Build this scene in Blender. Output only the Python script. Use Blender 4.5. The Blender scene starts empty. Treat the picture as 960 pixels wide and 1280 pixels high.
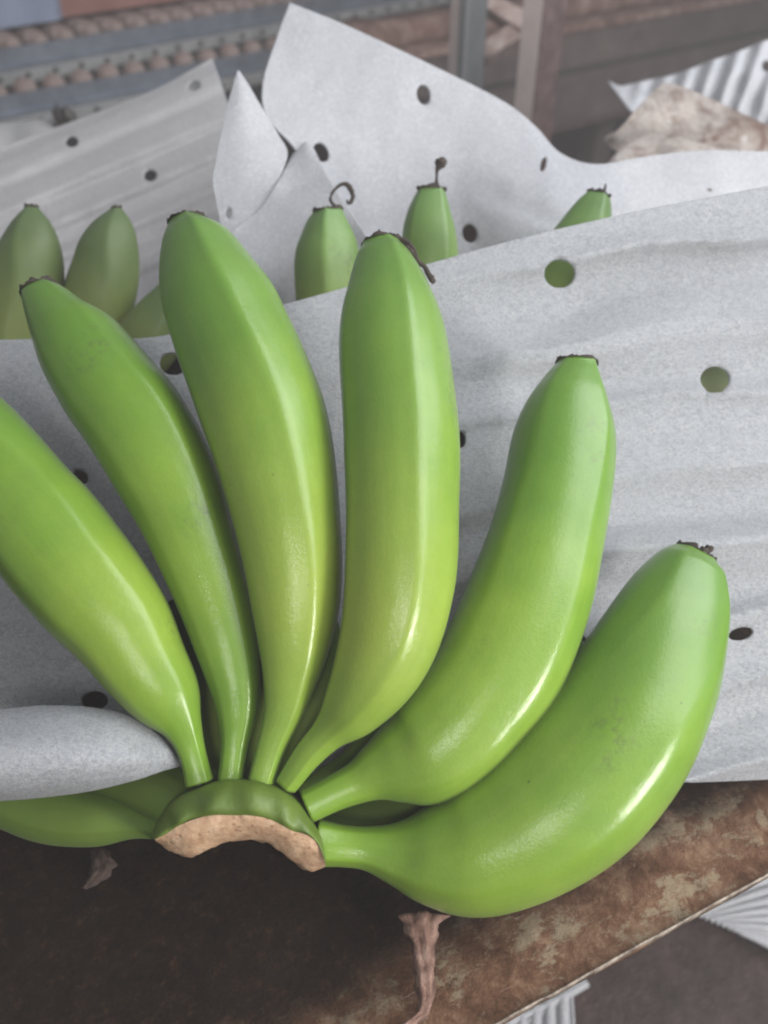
import bpy, bmesh, math, random
from mathutils import Vector, noise
random.seed(7)
sc = bpy.context.scene
COL = sc.collection
# ------------------------------------------------------------------ camera
FPX = 1066.0; PITCH = math.radians(40); CAMZ = 0.30
CAM = Vector((0, 0, CAMZ))
FWD = Vector((0, math.cos(PITCH), -math.sin(PITCH)))
UPV = Vector((0, math.sin(PITCH), math.cos(PITCH)))
RGT = Vector((1, 0, 0))
cd = bpy.data.cameras.new('camera'); cam = bpy.data.objects.new('camera', cd); COL.objects.link(cam)
cam.location = CAM; cam.rotation_euler = (math.radians(90) - PITCH, 0, 0)
cd.sensor_fit = 'VERTICAL'; cd.sensor_height = 28.8; cd.lens = 28.8 * FPX / 1280.0
cd.clip_start = 0.02; cd.clip_end = 100
cd.dof.use_dof = True; cd.dof.focus_distance = 0.295; cd.dof.aperture_fstop = 7.5
sc.camera = cam
# ------------------------------------------------------------------ light
w = bpy.data.worlds.new('World'); sc.world = w; w.use_nodes = True
bgn = w.node_tree.nodes['Background']; bgn.inputs[0].default_value = (0.86, 0.93, 1.0, 1); bgn.inputs[1].default_value = 0.215
def area(name, loc, aim, size, size_y, energy, col):
    d = bpy.data.lights.new(name, 'AREA'); d.shape = 'RECTANGLE'; d.size = size; d.size_y = size_y
    d.energy = energy; d.color = col
    o = bpy.data.objects.new(name, d); COL.objects.link(o); o.location = loc
    o.rotation_euler = (Vector(aim) - Vector(loc)).to_track_quat('-Z', 'Y').to_euler(); return o
HC = Vector((0, 0.24, 0.09))
area('shed_opening_light', HC + Vector((0.70, -0.62, 0.15))*0.95, HC, 0.11, 0.30, 7.6, (1.0, 0.98, 0.95))
area('doorway_light', HC + Vector((-0.05, -0.85, 0.70)), HC + Vector((.0, 0, 0)), 0.17, 0.22, 2.7, (1.0, 0.98, 0.96))
area('roof_light', HC + Vector((0.85, 0.10, 0.85)), HC + Vector((0.20, .15, 0)), 1.3, 1.1, 24, (0.93, 0.955, 1.0))
sc.view_settings.view_transform = 'Standard'; sc.view_settings.look = 'None'
sc.view_settings.exposure = 0.20; sc.view_settings.gamma = 1.0
sc.cycles.use_denoising = True
sc.cycles.pixel_filter_type = 'BLACKMAN_HARRIS'; sc.cycles.filter_width = 2.0
# ------------------------------------------------------------------ helpers
def ray(px, py):
    return FWD + RGT*((px-480)/FPX) + UPV*((640-py)/FPX)
def P(px, py, d): return CAM + ray(px, py)*d
def G(px, py, z=0.0):
    r = ray(px, py); return CAM + r*((z-CAM.z)/r.z)
def thing(name, label, cat, loc=(0, 0, 0), group=None):
    o = bpy.data.objects.new(name, None); COL.objects.link(o); o.location = loc
    o.empty_display_size = 0.02
    return tag(o, label, cat, group)
def tag(o, label=None, cat=None, group=None, kind=None):
    if label: o['label'] = label
    if cat: o['category'] = cat
    if group: o['group'] = group
    if kind: o['kind'] = kind
    return o
def mesh_obj(name, verts, faces, mats, parent=None, smooth=True, uv=None, fm=None):
    me = bpy.data.meshes.new(name)
    off = Vector((0, 0, 0))
    if parent is not None:
        p = parent
        while p is not None: off += p.location; p = p.parent
    else:
        off = sum((Vector(v) for v in verts), Vector())/len(verts)
    me.from_pydata([tuple(Vector(v)-off) for v in verts], [], faces)
    if not isinstance(mats, (list, tuple)): mats = [mats]
    for m in mats: me.materials.append(m)
    if uv:
        l = me.uv_layers.new(name='UVMap')
        for lp in me.loops: l.data[lp.index].uv = uv[lp.vertex_index]
    for i, p in enumerate(me.polygons):
        p.use_smooth = smooth
        if fm: p.material_index = fm[i]
    me.update()
    o = bpy.data.objects.new(name, me); COL.objects.link(o)
    if parent is not None: o.parent = parent
    else: o.location = off
    return o
def cr(pts, n):
    """Catmull-Rom resample of a list of tuples into n samples"""
    m = len(pts); out = []
    for k in range(n):
        f = k/(n-1)*(m-1); i = min(int(f), m-2); t = f-i
        p0 = pts[max(i-1, 0)]; p1 = pts[i]; p2 = pts[i+1]; p3 = pts[min(i+2, m-1)]
        out.append(tuple(0.5*((2*b)+(-a+c)*t+(2*a-5*b+4*c-d)*t*t+(-a+3*b-3*c+d)*t**3) for a, b, c, d in zip(p0, p1, p2, p3)))
    return out
def N(v, s=1.0, o=0.0): return noise.noise(Vector(v)*s + Vector((o, o*1.7, -o)))
# ------------------------------------------------------------------ materials
class Mat:
    def __init__(s, name, rough=0.5, **kw):
        s.m = bpy.data.materials.new(name); s.m.use_nodes = True; s.t = s.m.node_tree
        s.b = s.t.nodes['Principled BSDF']; s.out = s.t.nodes['Material Output']
        s.b.inputs['Roughness'].default_value = rough
        for k, v in kw.items(): s.b.inputs[k.replace('_', ' ')].default_value = v
        s.tc = s.t.nodes.new('ShaderNodeTexCoord')
    def n(s, ty, **kw):
        x = s.t.nodes.new(ty)
        for k, v in kw.items(): setattr(x, k, v)
        return x
    def l(s, a, b): s.t.links.new(a, b)
    def coords(s, src='Object', scale=(1, 1, 1), loc=(0, 0, 0)):
        mp = s.n('ShaderNodeMapping'); mp.inputs['Scale'].default_value = scale; mp.inputs['Location'].default_value = loc
        s.l(s.tc.outputs[src], mp.inputs[0]); return mp.outputs[0]
    def noise(s, co, scale, detail=4, rough=0.6, dist=0):
        x = s.n('ShaderNodeTexNoise'); x.inputs['Scale'].default_value = scale; x.inputs['Detail'].default_value = detail
        x.inputs['Roughness'].default_value = rough; x.inputs['Distortion'].default_value = dist
        s.l(co, x.inputs['Vector']); return x.outputs['Fac']
    def voro(s, co, scale, feature='F1', out='Distance'):
        x = s.n('ShaderNodeTexVoronoi', feature=feature); x.inputs['Scale'].default_value = scale
        s.l(co, x.inputs['Vector']); return x.outputs[out]
    def ramp(s, fac, stops):
        r = s.n('ShaderNodeValToRGB'); e = r.color_ramp.elements
        while len(e) < len(stops): e.new(0.5)
        for el, (p, c) in zip(e, stops):
            el.position = p; el.color = (c, c, c, 1) if isinstance(c, (int, float)) else (*c, 1)
        s.l(fac, r.inputs[0]); return r.outputs[0]
    def mix(s, f, a, b, mode='MIX'):
        x = s.n('ShaderNodeMix', data_type='RGBA', blend_type=mode)
        for i, v in ((0, f), (6, a), (7, b)):
            if hasattr(v, 'is_linked') or hasattr(v, 'links'): s.l(v, x.inputs[i])
            else: x.inputs[i].default_value = v if i == 0 else (*v, 1)
        return x.outputs[2]
    def math(s, op, a, b=0.0, clamp=False):
        x = s.n('ShaderNodeMath', operation=op, use_clamp=clamp)
        for i, v in ((0, a), (1, b)):
            if isinstance(v, (int, float)): x.inputs[i].default_value = v
            else: s.l(v, x.inputs[i])
        return x.outputs[0]
    def bump(s, h, strength=0.5, dist=0.001, normal=None):
        x = s.n('ShaderNodeBump'); x.inputs['Strength'].default_value = strength; x.inputs['Distance'].default_value = dist
        s.l(h, x.inputs['Height'])
        if normal is not None: s.l(normal, x.inputs['Normal'])
        return x.outputs[0]
    def col(s, c): s.l(c, s.b.inputs['Base Color'])
    def setn(s, nrm): s.l(nrm, s.b.inputs['Normal'])

def banana_mat(name, ca, cb, cc, gloss=0.42, coat=0.55, glowf=0.7):
    m = Mat(name, gloss, Subsurface_Weight=0.12, Subsurface_Scale=0.004)
    m.b.inputs['Sheen Weight'].default_value = 0.04; m.b.inputs['Subsurface Radius'].default_value = (0.7, 1.0, 0.25)
    m.b.inputs['Specular IOR Level'].default_value = 0.3; m.b.inputs['Coat Weight'].default_value = coat; m.b.inputs['Coat Roughness'].default_value = 0.07
    co = m.coords(); uv = m.coords('UV')
    base = m.ramp(m.noise(co, 22, 3), [(0.32, ca), (0.62, cb)])
    streak = m.noise(m.coords('UV', (14, 0.9, 1)), 3.0, 4)
    base = m.mix(m.ramp(streak, [(0.45, 0.0), (0.80, 0.25)]), base, cc)
    glow = m.n('ShaderNodeSeparateXYZ'); m.l(uv, glow.inputs[0])
    gy = m.ramp(glow.outputs[1], [(0.05, 0.15), (0.28, 1.0), (0.50, 0.9), (0.75, 0.0)])
    gn = m.ramp(m.noise(co, 9, 2, 0.4), [(0.35, 0.25), (0.65, 1.0)])
    base = m.mix(m.math('MULTIPLY', gy, m.math('MULTIPLY', gn, glowf)), base, (cc[0]*1.22, cc[1]*1.08, cc[2]*0.9))
    # deeper green towards the blossom tip, paler towards the stalk
    sep = m.n('ShaderNodeSeparateXYZ'); m.l(uv, sep.inputs[0])
    tipf = m.ramp(sep.outputs[1], [(0.55, 0.0), (0.97, 0.75)])
    base = m.mix(tipf, base, (ca[0]*0.80, ca[1]*0.88, ca[2]*1.6))
    mott = m.noise(co, 420, 3, 0.65)
    base = m.mix(m.ramp(mott, [(0.3, 0.0), (0.8, 0.10)]), base, (0.04, 0.09, 0.015))
    # tiny brown freckles
    fr = m.ramp(m.voro(co, 260), [(0.035, 1.0), (0.07, 0.0)])
    sel = m.ramp(m.noise(co, 90, 2), [(0.58, 0.0), (0.64, 0.8)])
    base = m.mix(m.math('MULTIPLY', fr, sel), base, (0.06, 0.07, 0.02))
    sk = m.ramp(m.voro(m.coords('Object', (1, 1, 1), (.013, .02, .05)), 75), [(0.020, 1.0), (0.045, 0.0)])
    base = m.mix(m.math('MULTIPLY', sk, m.ramp(m.noise(co, 31, 2), [(0.50, 0.0), (0.56, 0.7)])), base, (0.045, 0.045, 0.018))
    rub = m.math('MULTIPLY', m.ramp(m.noise(co, 26, 2), [(0.60, 0.0), (0.68, 1.0)]), m.ramp(m.noise(co, 330, 6, 0.8), [(0.50, 0.0), (0.60, 0.42)]))
    base = m.mix(rub, base, (0.075, 0.085, 0.035))
    # faint scuffs
    sc_ = m.noise(m.coords('UV', (3, 12, 1)), 5, 6, 0.75)
    base = m.mix(m.ramp(sc_, [(0.68, 0.0), (0.80, 0.15)]), base, (0.16, 0.17, 0.08))
    m.col(base)
    rg = m.ramp(m.noise(co, 60, 4), [(0.3, gloss*0.8), (0.75, gloss*1.5)]); m.l(rg, m.b.inputs['Roughness'])
    h = m.noise(m.coords('Object', (1, 1, 1)), 850, 4, 0.75)
    h2 = m.noise(co, 160, 3)
    nb = m.bump(h, 0.27, 0.00040); nb = m.bump(h2, 0.07, 0.0010, nb); m.setn(nb)
    m.l(nb, m.b.inputs['Coat Normal'])
    return m.m
BAN = banana_mat('green_banana_skin', (0.110, 0.220, 0.020), (0.170, 0.280, 0.028), (0.24, 0.32, 0.055))
BAN_G = banana_mat('green_banana_skin_even', (0.100, 0.205, 0.014), (0.150, 0.262, 0.020), (0.21, 0.30, 0.045), glowf=0.22)
BAN_H = banana_mat('green_banana_skin_mild', (0.102, 0.215, 0.015), (0.158, 0.272, 0.021), (0.225, 0.315, 0.048), glowf=0.45)
BAN_M = banana_mat('greyish_green_banana_skin', (0.125, 0.215, 0.040), (0.190, 0.290, 0.065), (0.25, 0.33, 0.10), 0.42, 0.12)
BAN_S = banana_mat('shaded_matte_banana_skin', (0.060, 0.118, 0.012), (0.098, 0.165, 0.020), (0.13, 0.18, 0.03), 0.62, 0.0)  # matte skin, darkened to paint the shade on the second-row fingers
BAN_P = banana_mat('shade_lifted_banana_skin', (0.27, 0.36, 0.17), (0.34, 0.42, 0.23), (0.38, 0.45, 0.27), 0.6, 0.0)  # light painted in: paler colour offsets shade behind the foam holes
BAN_B = banana_mat('olive_banana_skin', (0.095, 0.135, 0.035), (0.145, 0.185, 0.045), (0.19, 0.21, 0.07), 0.5, 0.05)

def simple(name, stops, scale=60, rough=0.7, bump=0.3, bd=0.0006, bscale=None, metallic=0.0, src='Object', map_scale=(1, 1, 1)):
    m = Mat(name, rough, Metallic=metallic)
    co = m.coords(src, map_scale)
    m.col(m.ramp(m.noise(co, scale, 6, 0.65), stops))
    m.setn(m.bump(m.noise(co, bscale or scale*6, 5, 0.7), bump, bd)); return m.m
BLACK = simple('dried_blossom_end', [(0.3, (0.018, 0.014, 0.012)), (0.7, (0.075, 0.055, 0.042))], 400, 0.85, 0.8, 0.001)
def crown_mat():
    m = Mat('green_crown_skin', 0.5); co = m.coords()
    b = m.ramp(m.noise(co, 45, 5), [(0.3, (0.060, 0.100, 0.012)), (0.7, (0.110, 0.165, 0.020))])
    b = m.mix(m.ramp(m.noise(m.coords('UV', (26, 1.5, 1)), 1.6, 4), [(0.45, 0), (0.75, 0.35)]), b, (0.05, 0.085, 0.01))
    m.col(b); m.setn(m.bump(m.noise(co, 700, 4), 0.3, 0.0005)); return m.m
CROWN = crown_mat()
def cut_mat():
    m = Mat('cut_crown_flesh', 0.6, Subsurface_Weight=0.15, Subsurface_Scale=0.003); co = m.coords()
    b = m.ramp(m.noise(co, 170, 6, 0.7), [(0.30, (0.33, 0.19, 0.105)), (0.5, (0.46, 0.295, 0.18)), (0.72, (0.58, 0.41, 0.27))])
    pores = m.ramp(m.voro(co, 420), [(0.20, 1.0), (0.38, 0.0)])
    psel = m.ramp(m.noise(co, 130, 2), [(0.42, 0.0), (0.56, 0.5)])
    b = m.mix(m.math('MULTIPLY', pores, psel), b, (0.16, 0.065, 0.04))
    m.col(b)
    nb = m.bump(m.voro(co, 330), 0.3, 0.0008); nb = m.bump(m.noise(co, 900, 4), 0.4, 0.0006, nb); m.setn(nb); return m.m
CUT = cut_mat()
def foam_mat(name, c=(0.84, 0.87, 0.93), spark=1.0, dirt=None):
    m = Mat(name, 0.38); co = m.coords()
    fib = m.noise(m.coords('Object', (1, 1.6, 1.6)), 1300, 4, 0.8)
    v = m.voro(co, 1500)
    b = m.ramp(fib, [(0.42, tuple(x*0.76 for x in c)), (0.50, c), (0.58, tuple(min(x*1.18, 0.96) for x in c))])  # fibre tones, contrast raised to paint sparkle into the colour
    cellc = m.n('ShaderNodeTexVoronoi'); cellc.inputs['Scale'].default_value = 1150; m.l(m.coords('Object', (0.7, 1.2, 1.2)), cellc.inputs['Vector'])
    sp = m.n('ShaderNodeSeparateColor'); m.l(cellc.outputs['Color'], sp.inputs[0])
    patch = m.ramp(m.noise(co, 45, 3), [(0.38, 0.6), (0.62, 1.0)])
    b = m.mix(m.math('MULTIPLY', m.ramp(sp.outputs[0], [(0.76, 0.0), (0.82, 1.0*min(1, spark))]), patch), b, (0.97, 0.97, 0.98))  # white flecks paint the foam's glitter into its colour
    b = m.mix(m.math('MULTIPLY', m.ramp(sp.outputs[1], [(0.66, 0.0), (0.76, 0.45*spark)]), patch), b, (0.42, 0.43, 0.45))
    b = m.mix(m.ramp(m.noise(co, 14, 4), [(0.50, 0.0), (0.85, 0.06)]), b, (0.52, 0.50, 0.48))
    if dirt:
        d1 = m.noise(co, dirt[1], 9, 0.78, 0.4)
        b = m.mix(m.ramp(d1, [(dirt[2], 0.0), (dirt[2]+0.16, 1.0)]), b, dirt[0])
    m.col(b)
    m.b.inputs['Specular IOR Level'].default_value = 0.9; m.b.inputs['Coat Weight'].default_value = 0.5*min(1, spark); m.b.inputs['Coat Roughness'].default_value = 0.28
    nb = m.bump(v, 0.5*spark, 0.0005); nb = m.bump(fib, 1.0*spark, 0.0018, nb)
    nb = m.bump(m.noise(co, 120, 3), 0.22, 0.0012, nb); m.setn(nb); m.l(nb, m.b.inputs['Coat Normal'])
    m.l(m.ramp(m.noise(co, 1500, 2), [(0.40, 0.16), (0.60, 0.55)]), m.b.inputs['Roughness'])
    tr = m.n('ShaderNodeBsdfTranslucent'); tr.inputs[0].default_value = (0.72, 0.74, 0.76, 1); m.l(nb, tr.inputs['Normal'])
    mx = m.n('ShaderNodeMixShader'); mx.inputs[0].default_value = 0.33
    m.l(m.b.outputs[0], mx.inputs[1]); m.l(tr.outputs[0], mx.inputs[2]); m.l(mx.outputs[0], m.out.inputs['Surface'])
    return m.m
FOAM = foam_mat('white_packing_foam')
FOAM_W = foam_mat('greyish_packing_foam', (0.70, 0.675, 0.67), 0.5)
FOAM_R = foam_mat('pale_packing_foam', (0.71, 0.71, 0.74), 0.6)
FOAM_D = foam_mat('dirty_packing_foam', (0.66, 0.56, 0.48), 0.7, ((0.20, 0.10, 0.06), 32, 0.44))
def deck_mat():
    m = Mat('mud_stained_deck', 0.6); co = m.coords()
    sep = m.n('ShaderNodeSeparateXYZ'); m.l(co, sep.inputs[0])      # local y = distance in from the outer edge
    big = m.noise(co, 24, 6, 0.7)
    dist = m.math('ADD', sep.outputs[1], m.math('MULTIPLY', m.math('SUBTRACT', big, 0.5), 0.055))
    mud_shade = m.ramp(m.math('MULTIPLY', dist, 10.0), [(0.15, 0.0), (0.38, 1.0)])  # dark zone inward of the edge: mud plus painted shade
    dry = m.ramp(m.noise(co, 85, 10, 0.78, 0.3), [(0.33, (0.040, 0.018, 0.010)), (0.5, (0.120, 0.060, 0.034)), (0.64, (0.21, 0.130, 0.082))])
    pale = m.ramp(m.noise(m.coords('Object', (0.8, 1.3, 1), (3, 1, 0)), 60, 10, 0.78, 0.2), [(0.52, 0.0), (0.57, 0.7)])
    dry = m.mix(pale, dry, (0.24, 0.195, 0.13))
    scr = m.ramp(m.noise(m.coords('Object', (1.2, 9, 1), (1, 2, 0)), 60, 4, 0.6, 1.2), [(0.66, 0.0), (0.72, 0.5)])
    dry = m.mix(scr, dry, (0.42, 0.33, 0.27))
    mud = m.ramp(m.noise(co, 190, 10, 0.85), [(0.38, (0.004, 0.0022, 0.0012)), (0.55, (0.013, 0.0065, 0.0032)), (0.70, (0.060, 0.028, 0.014))])  # mud colour, darkened further to hold the shade at lower left
    m.col(m.mix(mud_shade, dry, mud))
    m.l(m.ramp(big, [(0.35, 0.62), (0.7, 0.9)]), m.b.inputs['Roughness']); m.b.inputs['Specular IOR Level'].default_value = 0.12
    nb = m.bump(m.noise(co, 85, 8, 0.75), 0.7, 0.003); nb = m.bump(m.noise(co, 500, 5, 0.7), 0.6, 0.0009, nb); m.setn(nb)
    return m.m
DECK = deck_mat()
RIM = simple('worn_edge_trim', [(0.42, (0.07, 0.045, 0.03)), (0.62, (0.30, 0.25, 0.20))], 120, 0.5, 0.4, 0.0008)
MUDF = simple('dark_muddy_floor', [(0.3, (0.018, 0.010, 0.009)), (0.55, (0.042, 0.025, 0.022)), (0.8, (0.085, 0.055, 0.046))], 40, 0.75, 0.7, 0.004, 120)
STEEL = simple('galvanised_steel', [(0.3, (0.20, 0.23, 0.27)), (0.7, (0.34, 0.37, 0.42))], 30, 0.42, 0.15, 0.0005, 300, 0.55)
STEEL_L = simple('pale_zinc_flange', [(0.3, (0.30, 0.30, 0.29)), (0.7, (0.46, 0.46, 0.45))], 40, 0.5, 0.2, 0.0005, 300, 0.2)
BOLT = simple('dark_bolt', [(0.3, (0.05, 0.045, 0.045)), (0.7, (0.12, 0.11, 0.11))], 200, 0.5)
ROLL = simple('clay_dusted_roller', [(0.30, (0.17, 0.11, 0.095)), (0.5, (0.33, 0.245, 0.215)), (0.72, (0.50, 0.42, 0.385))], 45, 0.8, 0.5, 0.002, 200)
REDB = simple('red_brown_board', [(0.3, (0.24, 0.105, 0.085)), (0.7, (0.34, 0.17, 0.14))], 16, 0.75, 0.3, 0.001, 150)
BLUE = simple('blue_grey_plastic', [(0.3, (0.21, 0.25, 0.36)), (0.7, (0.33, 0.37, 0.48))], 14, 0.55, 0.15, 0.0005, 200)
BROWN = simple('brown_painted_steel', [(0.3, (0.075, 0.055, 0.050)), (0.55, (0.115, 0.088, 0.080)), (0.8, (0.17, 0.135, 0.12))], 18, 0.6, 0.3, 0.001, 200)
BROWND = simple('clay_caked_timber', [(0.3, (0.085, 0.042, 0.03)), (0.5, (0.19, 0.11, 0.085)), (0.75, (0.42, 0.31, 0.26))], 30, 0.8, 0.7, 0.002, 150)
POSTL = simple('lit_pinkish_post_face', [(0.3, (0.52, 0.43, 0.40)), (0.7, (0.66, 0.57, 0.54))], 22, 0.6, 0.2, 0.0006)  # pinkish, made paler to paint light from the left on these faces
POSTG = simple('blue_grey_paint', [(0.3, (0.13, 0.14, 0.145)), (0.7, (0.19, 0.20, 0.205))], 22, 0.5, 0.2, 0.0006)
POSTB = simple('rust_brown_paint', [(0.35, (0.055, 0.032, 0.030)), (0.62, (0.115, 0.075, 0.070)), (0.8, (0.30, 0.22, 0.20))], 55, 0.65, 0.4, 0.001)
SCRAP = simple('dry_flower_husk', [(0.3, (0.09, 0.042, 0.028)), (0.5, (0.20, 0.11, 0.08)), (0.75, (0.36, 0.24, 0.19))], 220, 0.8, 0.8, 0.001, 900)
RAG = simple('dark_debris', [(0.3, (0.05, 0.045, 0.04)), (0.7, (0.12, 0.11, 0.10))], 60, 0.8, 0.5)

# ------------------------------------------------------------------ ground and deck
def sheet_plane(name, c, sx, sy, z, mat, n=60, amp=0.004):
    vs = []; fs = []
    for j in range(n+1):
        for i in range(n+1):
            x = c[0]+(i/n-0.5)*sx; y = c[1]+(j/n-0.5)*sy
            vs.append((x, y, z + amp*N((x, y, 0), 9)+amp*0.4*N((x, y, 3), 30)))
    for j in range(n):
        for i in range(n):
            a = j*(n+1)+i; fs.append((a, a+1, a+n+2, a+n+1))
    return mesh_obj(name, vs, fs, mat)
ZF = -0.30
tag(sheet_plane('floor', (0, 4, 0), 60, 60, ZF-0.006, MUDF, 40, 0.0), kind='structure')
near = sheet_plane('ground', (0.25, 0.25, 0), 1.6, 1.6, ZF, MUDF, 160, 0.006); tag(near, kind='structure')

# deck: its outer edge is a straight line, local x along the edge, local y inwards
E0 = G(620, 1281); E1 = G(960, 1093)
ex = (E1-E0).normalized(); ey = Vector((-ex.y, ex.x, 0))
def deck():
    t = thing('packing_deck', 'mud-stained brown packing deck under the banana hands, with a worn pale edge', 'table')
    t.location = (E0.x, E0.y, 0); t.rotation_euler = (0, 0, math.atan2(ex.y, ex.x))
    n, mrow = 200, 120; X0, X1, Y1 = -0.35, 0.75, 0.66
    vs = []; fs = []
    for j in range(mrow+1):
        yy = Y1*(j/mrow)**1.3
        for i in range(n+1):
            xx = X0+(X1-X0)*i/n
            f = min(1, yy/0.012)
            z = -0.0015+f*(0.0022*N((xx, yy, 0), 28)+0.0012*N((xx, yy, 5), 90)) - (1-f)*0.001
            vs.append((xx, yy, z))
    for j in range(mrow):
        for i in range(n):
            a = j*(n+1)+i; fs.append((a, a+1, a+n+2, a+n+1))
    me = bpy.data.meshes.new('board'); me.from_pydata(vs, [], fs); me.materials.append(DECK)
    for p in me.polygons: p.use_smooth = True
    o = bpy.data.objects.new('board', me); COL.objects.link(o); o.parent = t
    sm = o.modifiers.new('thick', 'SOLIDIFY'); sm.thickness = 0.003; sm.offset = -1
    # edge trim: a slightly irregular pale lip
    vs = []; fs = []; m = 240
    for i in range(m+1):
        xx = X0+(X1-X0)*i/m; wv = 0.00035*N((xx, 0, 0), 60)+0.00025*N((xx, 2, 0), 260)
        top = 0.0006+0.0005*N((xx, 1, 0), 120)
        for (y, z) in ((0.0007+wv, -0.0025), (0.0005+wv, -.0004+top*.3), (0.0+wv, -.0005+top*.3), (-0.0001+wv, -0.0034), (0.001, -0.0034)):
            vs.append((xx, y, z))
    for i in range(m):
        for k in range(5):
            a = i*5+k; b = i*5+(k+1) % 5; fs.append((a, b, b+5, a+5))
    me = bpy.data.meshes.new('edge_trim'); me.from_pydata(vs, [], fs); me.materials.append(RIM)
    for p in me.polygons: p.use_smooth = True
    o = bpy.data.objects.new('edge_trim', me); COL.objects.link(o); o.parent = t
    return t
deck()

# ------------------------------------------------------------------ foam sheets
def foam_sheet(name, ctrl, label, mat, nu=140, nv=100, ripple=None, holes=(), thick=0.0011, wob=0.0012, parent=None, jag=0.0, cat='foam sheet', group=None):
    rows = [cr(r, nu+1) for r in ctrl]
    cols = [cr([rows[j][i] for j in range(len(rows))], nv+1) for i in range(nu+1)]
    px = [[None]*(nu+1) for _ in range(nv+1)]
    for i in range(nu+1):
        for j in range(nv+1): px[j][i] = list(cols[i][j])
    dead = set()
    for (hx, hy, ra, rb, an) in holes:
        ca, sa = math.cos(math.radians(an)), math.sin(math.radians(an))
        def nrm(x, y):
            dx, dy = x-hx, y-hy; u = (dx*ca+dy*sa)/ra; v = (-dx*sa+dy*ca)/rb; return math.hypot(u, v)
        mine = set()
        for j in range(nv):
            for i in range(nu):
                x = sum(px[j+b][i+a][0] for a in (0, 1) for b in (0, 1))/4; y = sum(px[j+b][i+a][1] for a in (0, 1) for b in (0, 1))/4
                if nrm(x, y) < 1: mine.add((i, j))
        edge = set()
        for (i, j) in mine:
            for (a, b) in ((0, 0), (1, 0), (0, 1), (1, 1)):
                vi, vj = i+a, j+b
                around = [(vi-1, vj-1), (vi, vj-1), (vi-1, vj), (vi, vj)]
                if any(q not in mine for q in around): edge.add((vi, vj))
        for (vi, vj) in edge:
            p = px[vj][vi]; q = nrm(p[0], p[1]) or 1e-6
            p[0] = hx+(p[0]-hx)/q; p[1] = hy+(p[1]-hy)/q
        dead |= mine
    vs = []; uv = []
    for j in range(nv+1):
        for i in range(nu+1):
            x, y, d = px[j][i]
            if ripple: d += ripple(x, y)
            q = P(x, y, d)
            d += wob*N(q, 14, 3)+wob*0.35*N(q, 60, 5)
            if jag and j == 0: y += jag*(N((x*0.11, 0, 0))+0.6*N((x*0.4, 2, 0)))
            vs.append(P(x, y, d)); uv.append((i/nu, j/nv))
    fs = []
    for j in range(nv):
        for i in range(nu):
            if (i, j) in dead: continue
            a = j*(nu+1)+i; fs.append((a, a+nu+1, a+nu+2, a+1))
    # tilt ring of the sheet: drop unused verts is unnecessary
    used = sorted({k for f in fs for k in f}); mp = {k: n for n, k in enumerate(used)}
    o = mesh_obj(name, [vs[k] for k in used], [tuple(mp[k] for k in f) for f in fs], mat, parent, uv=[uv[k] for k in used])
    sm = o.modifiers.new('thick', 'SOLIDIFY'); sm.thickness = thick; sm.offset = 0
    if parent is None: tag(o, label, cat, group)
    return o

def main_ripple(x, y):
    s = min(max((x-480)/240.0, 0), 1)
    y2 = y+0.15*(x-480)+26*N((x*0.0045, y*0.006, 1))
    m1 = 0.95+0.6*N((x*0.003, y*0.009, 7)); m2 = 0.8+0.7*N((x*0.004, y*0.006, 12))
    a = 0.0075*m1*(abs(math.sin(y2/190*6.283+0.6))**0.7-0.6)+0.0036*m2*math.sin(y2/137*6.283+2.0)+0.0003*math.sin(y2/37*6.283)
    fade = min(1, max(0, (y-250)/60.0))
    return (a+0.004*s)*(0.12+0.88*s)*(0.35+0.65*fade)
XS = (-90, 60, 200, 350, 500, 650, 800, 930, 1060)
def rowy(ys, ds): return [(x, y, d) for x, y, d in zip(XS, ys, ds)]
foam_sheet('foam_sheet', [
    rowy((428, 424, 421, 383, 341, 299, 264, 239, 215), (.378,)*9),
    rowy((520, 520, 520, 500, 470, 430, 400, 380, 360), (.370, .370, .369, .368, .368, .370, .371, .372, .372)),
    rowy((640, 640, 640, 630, 610, 580, 560, 545, 530), (.358, .357, .356, .354, .356, .360, .362, .362, .362)),
    rowy((760, 760, 760, 750, 740, 730, 715, 705, 695), (.345, .344, .343, .342, .344, .348, .350, .350, .350)),
    rowy((850, 850, 850, 850, 850, 850, 845, 840, 835), (.336, .335, .334, .334, .336, .338, .341, .342, .342)),
    rowy((925, 925, 925, 930, 930, 925, 922, 920, 918), (.332, .331, .330, .330, .330, .333, .336, .337, .337)),
    rowy((985, 985, 985, 985, 985, 983, 978, 974, 968), (.330, .330, .329, .329, .329, .330, .333, .334, .336))],
    'large white foam sheet lying right behind the six big bananas, with round punched holes',
    FOAM, 300, 210, main_ripple,
    [(699, 342, 19.5, 18.5, 0), (893, 475, 18.5, 17, 0), (925, 792, 16, 8.5, -12), (119, 876, 17, 12, 0), (574, 550, 8, 11, 0), (101, 597, 11, 8, 40), (216, 456, 17, 14, 20)],
    thick=0.0016, wob=0.0010)
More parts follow.
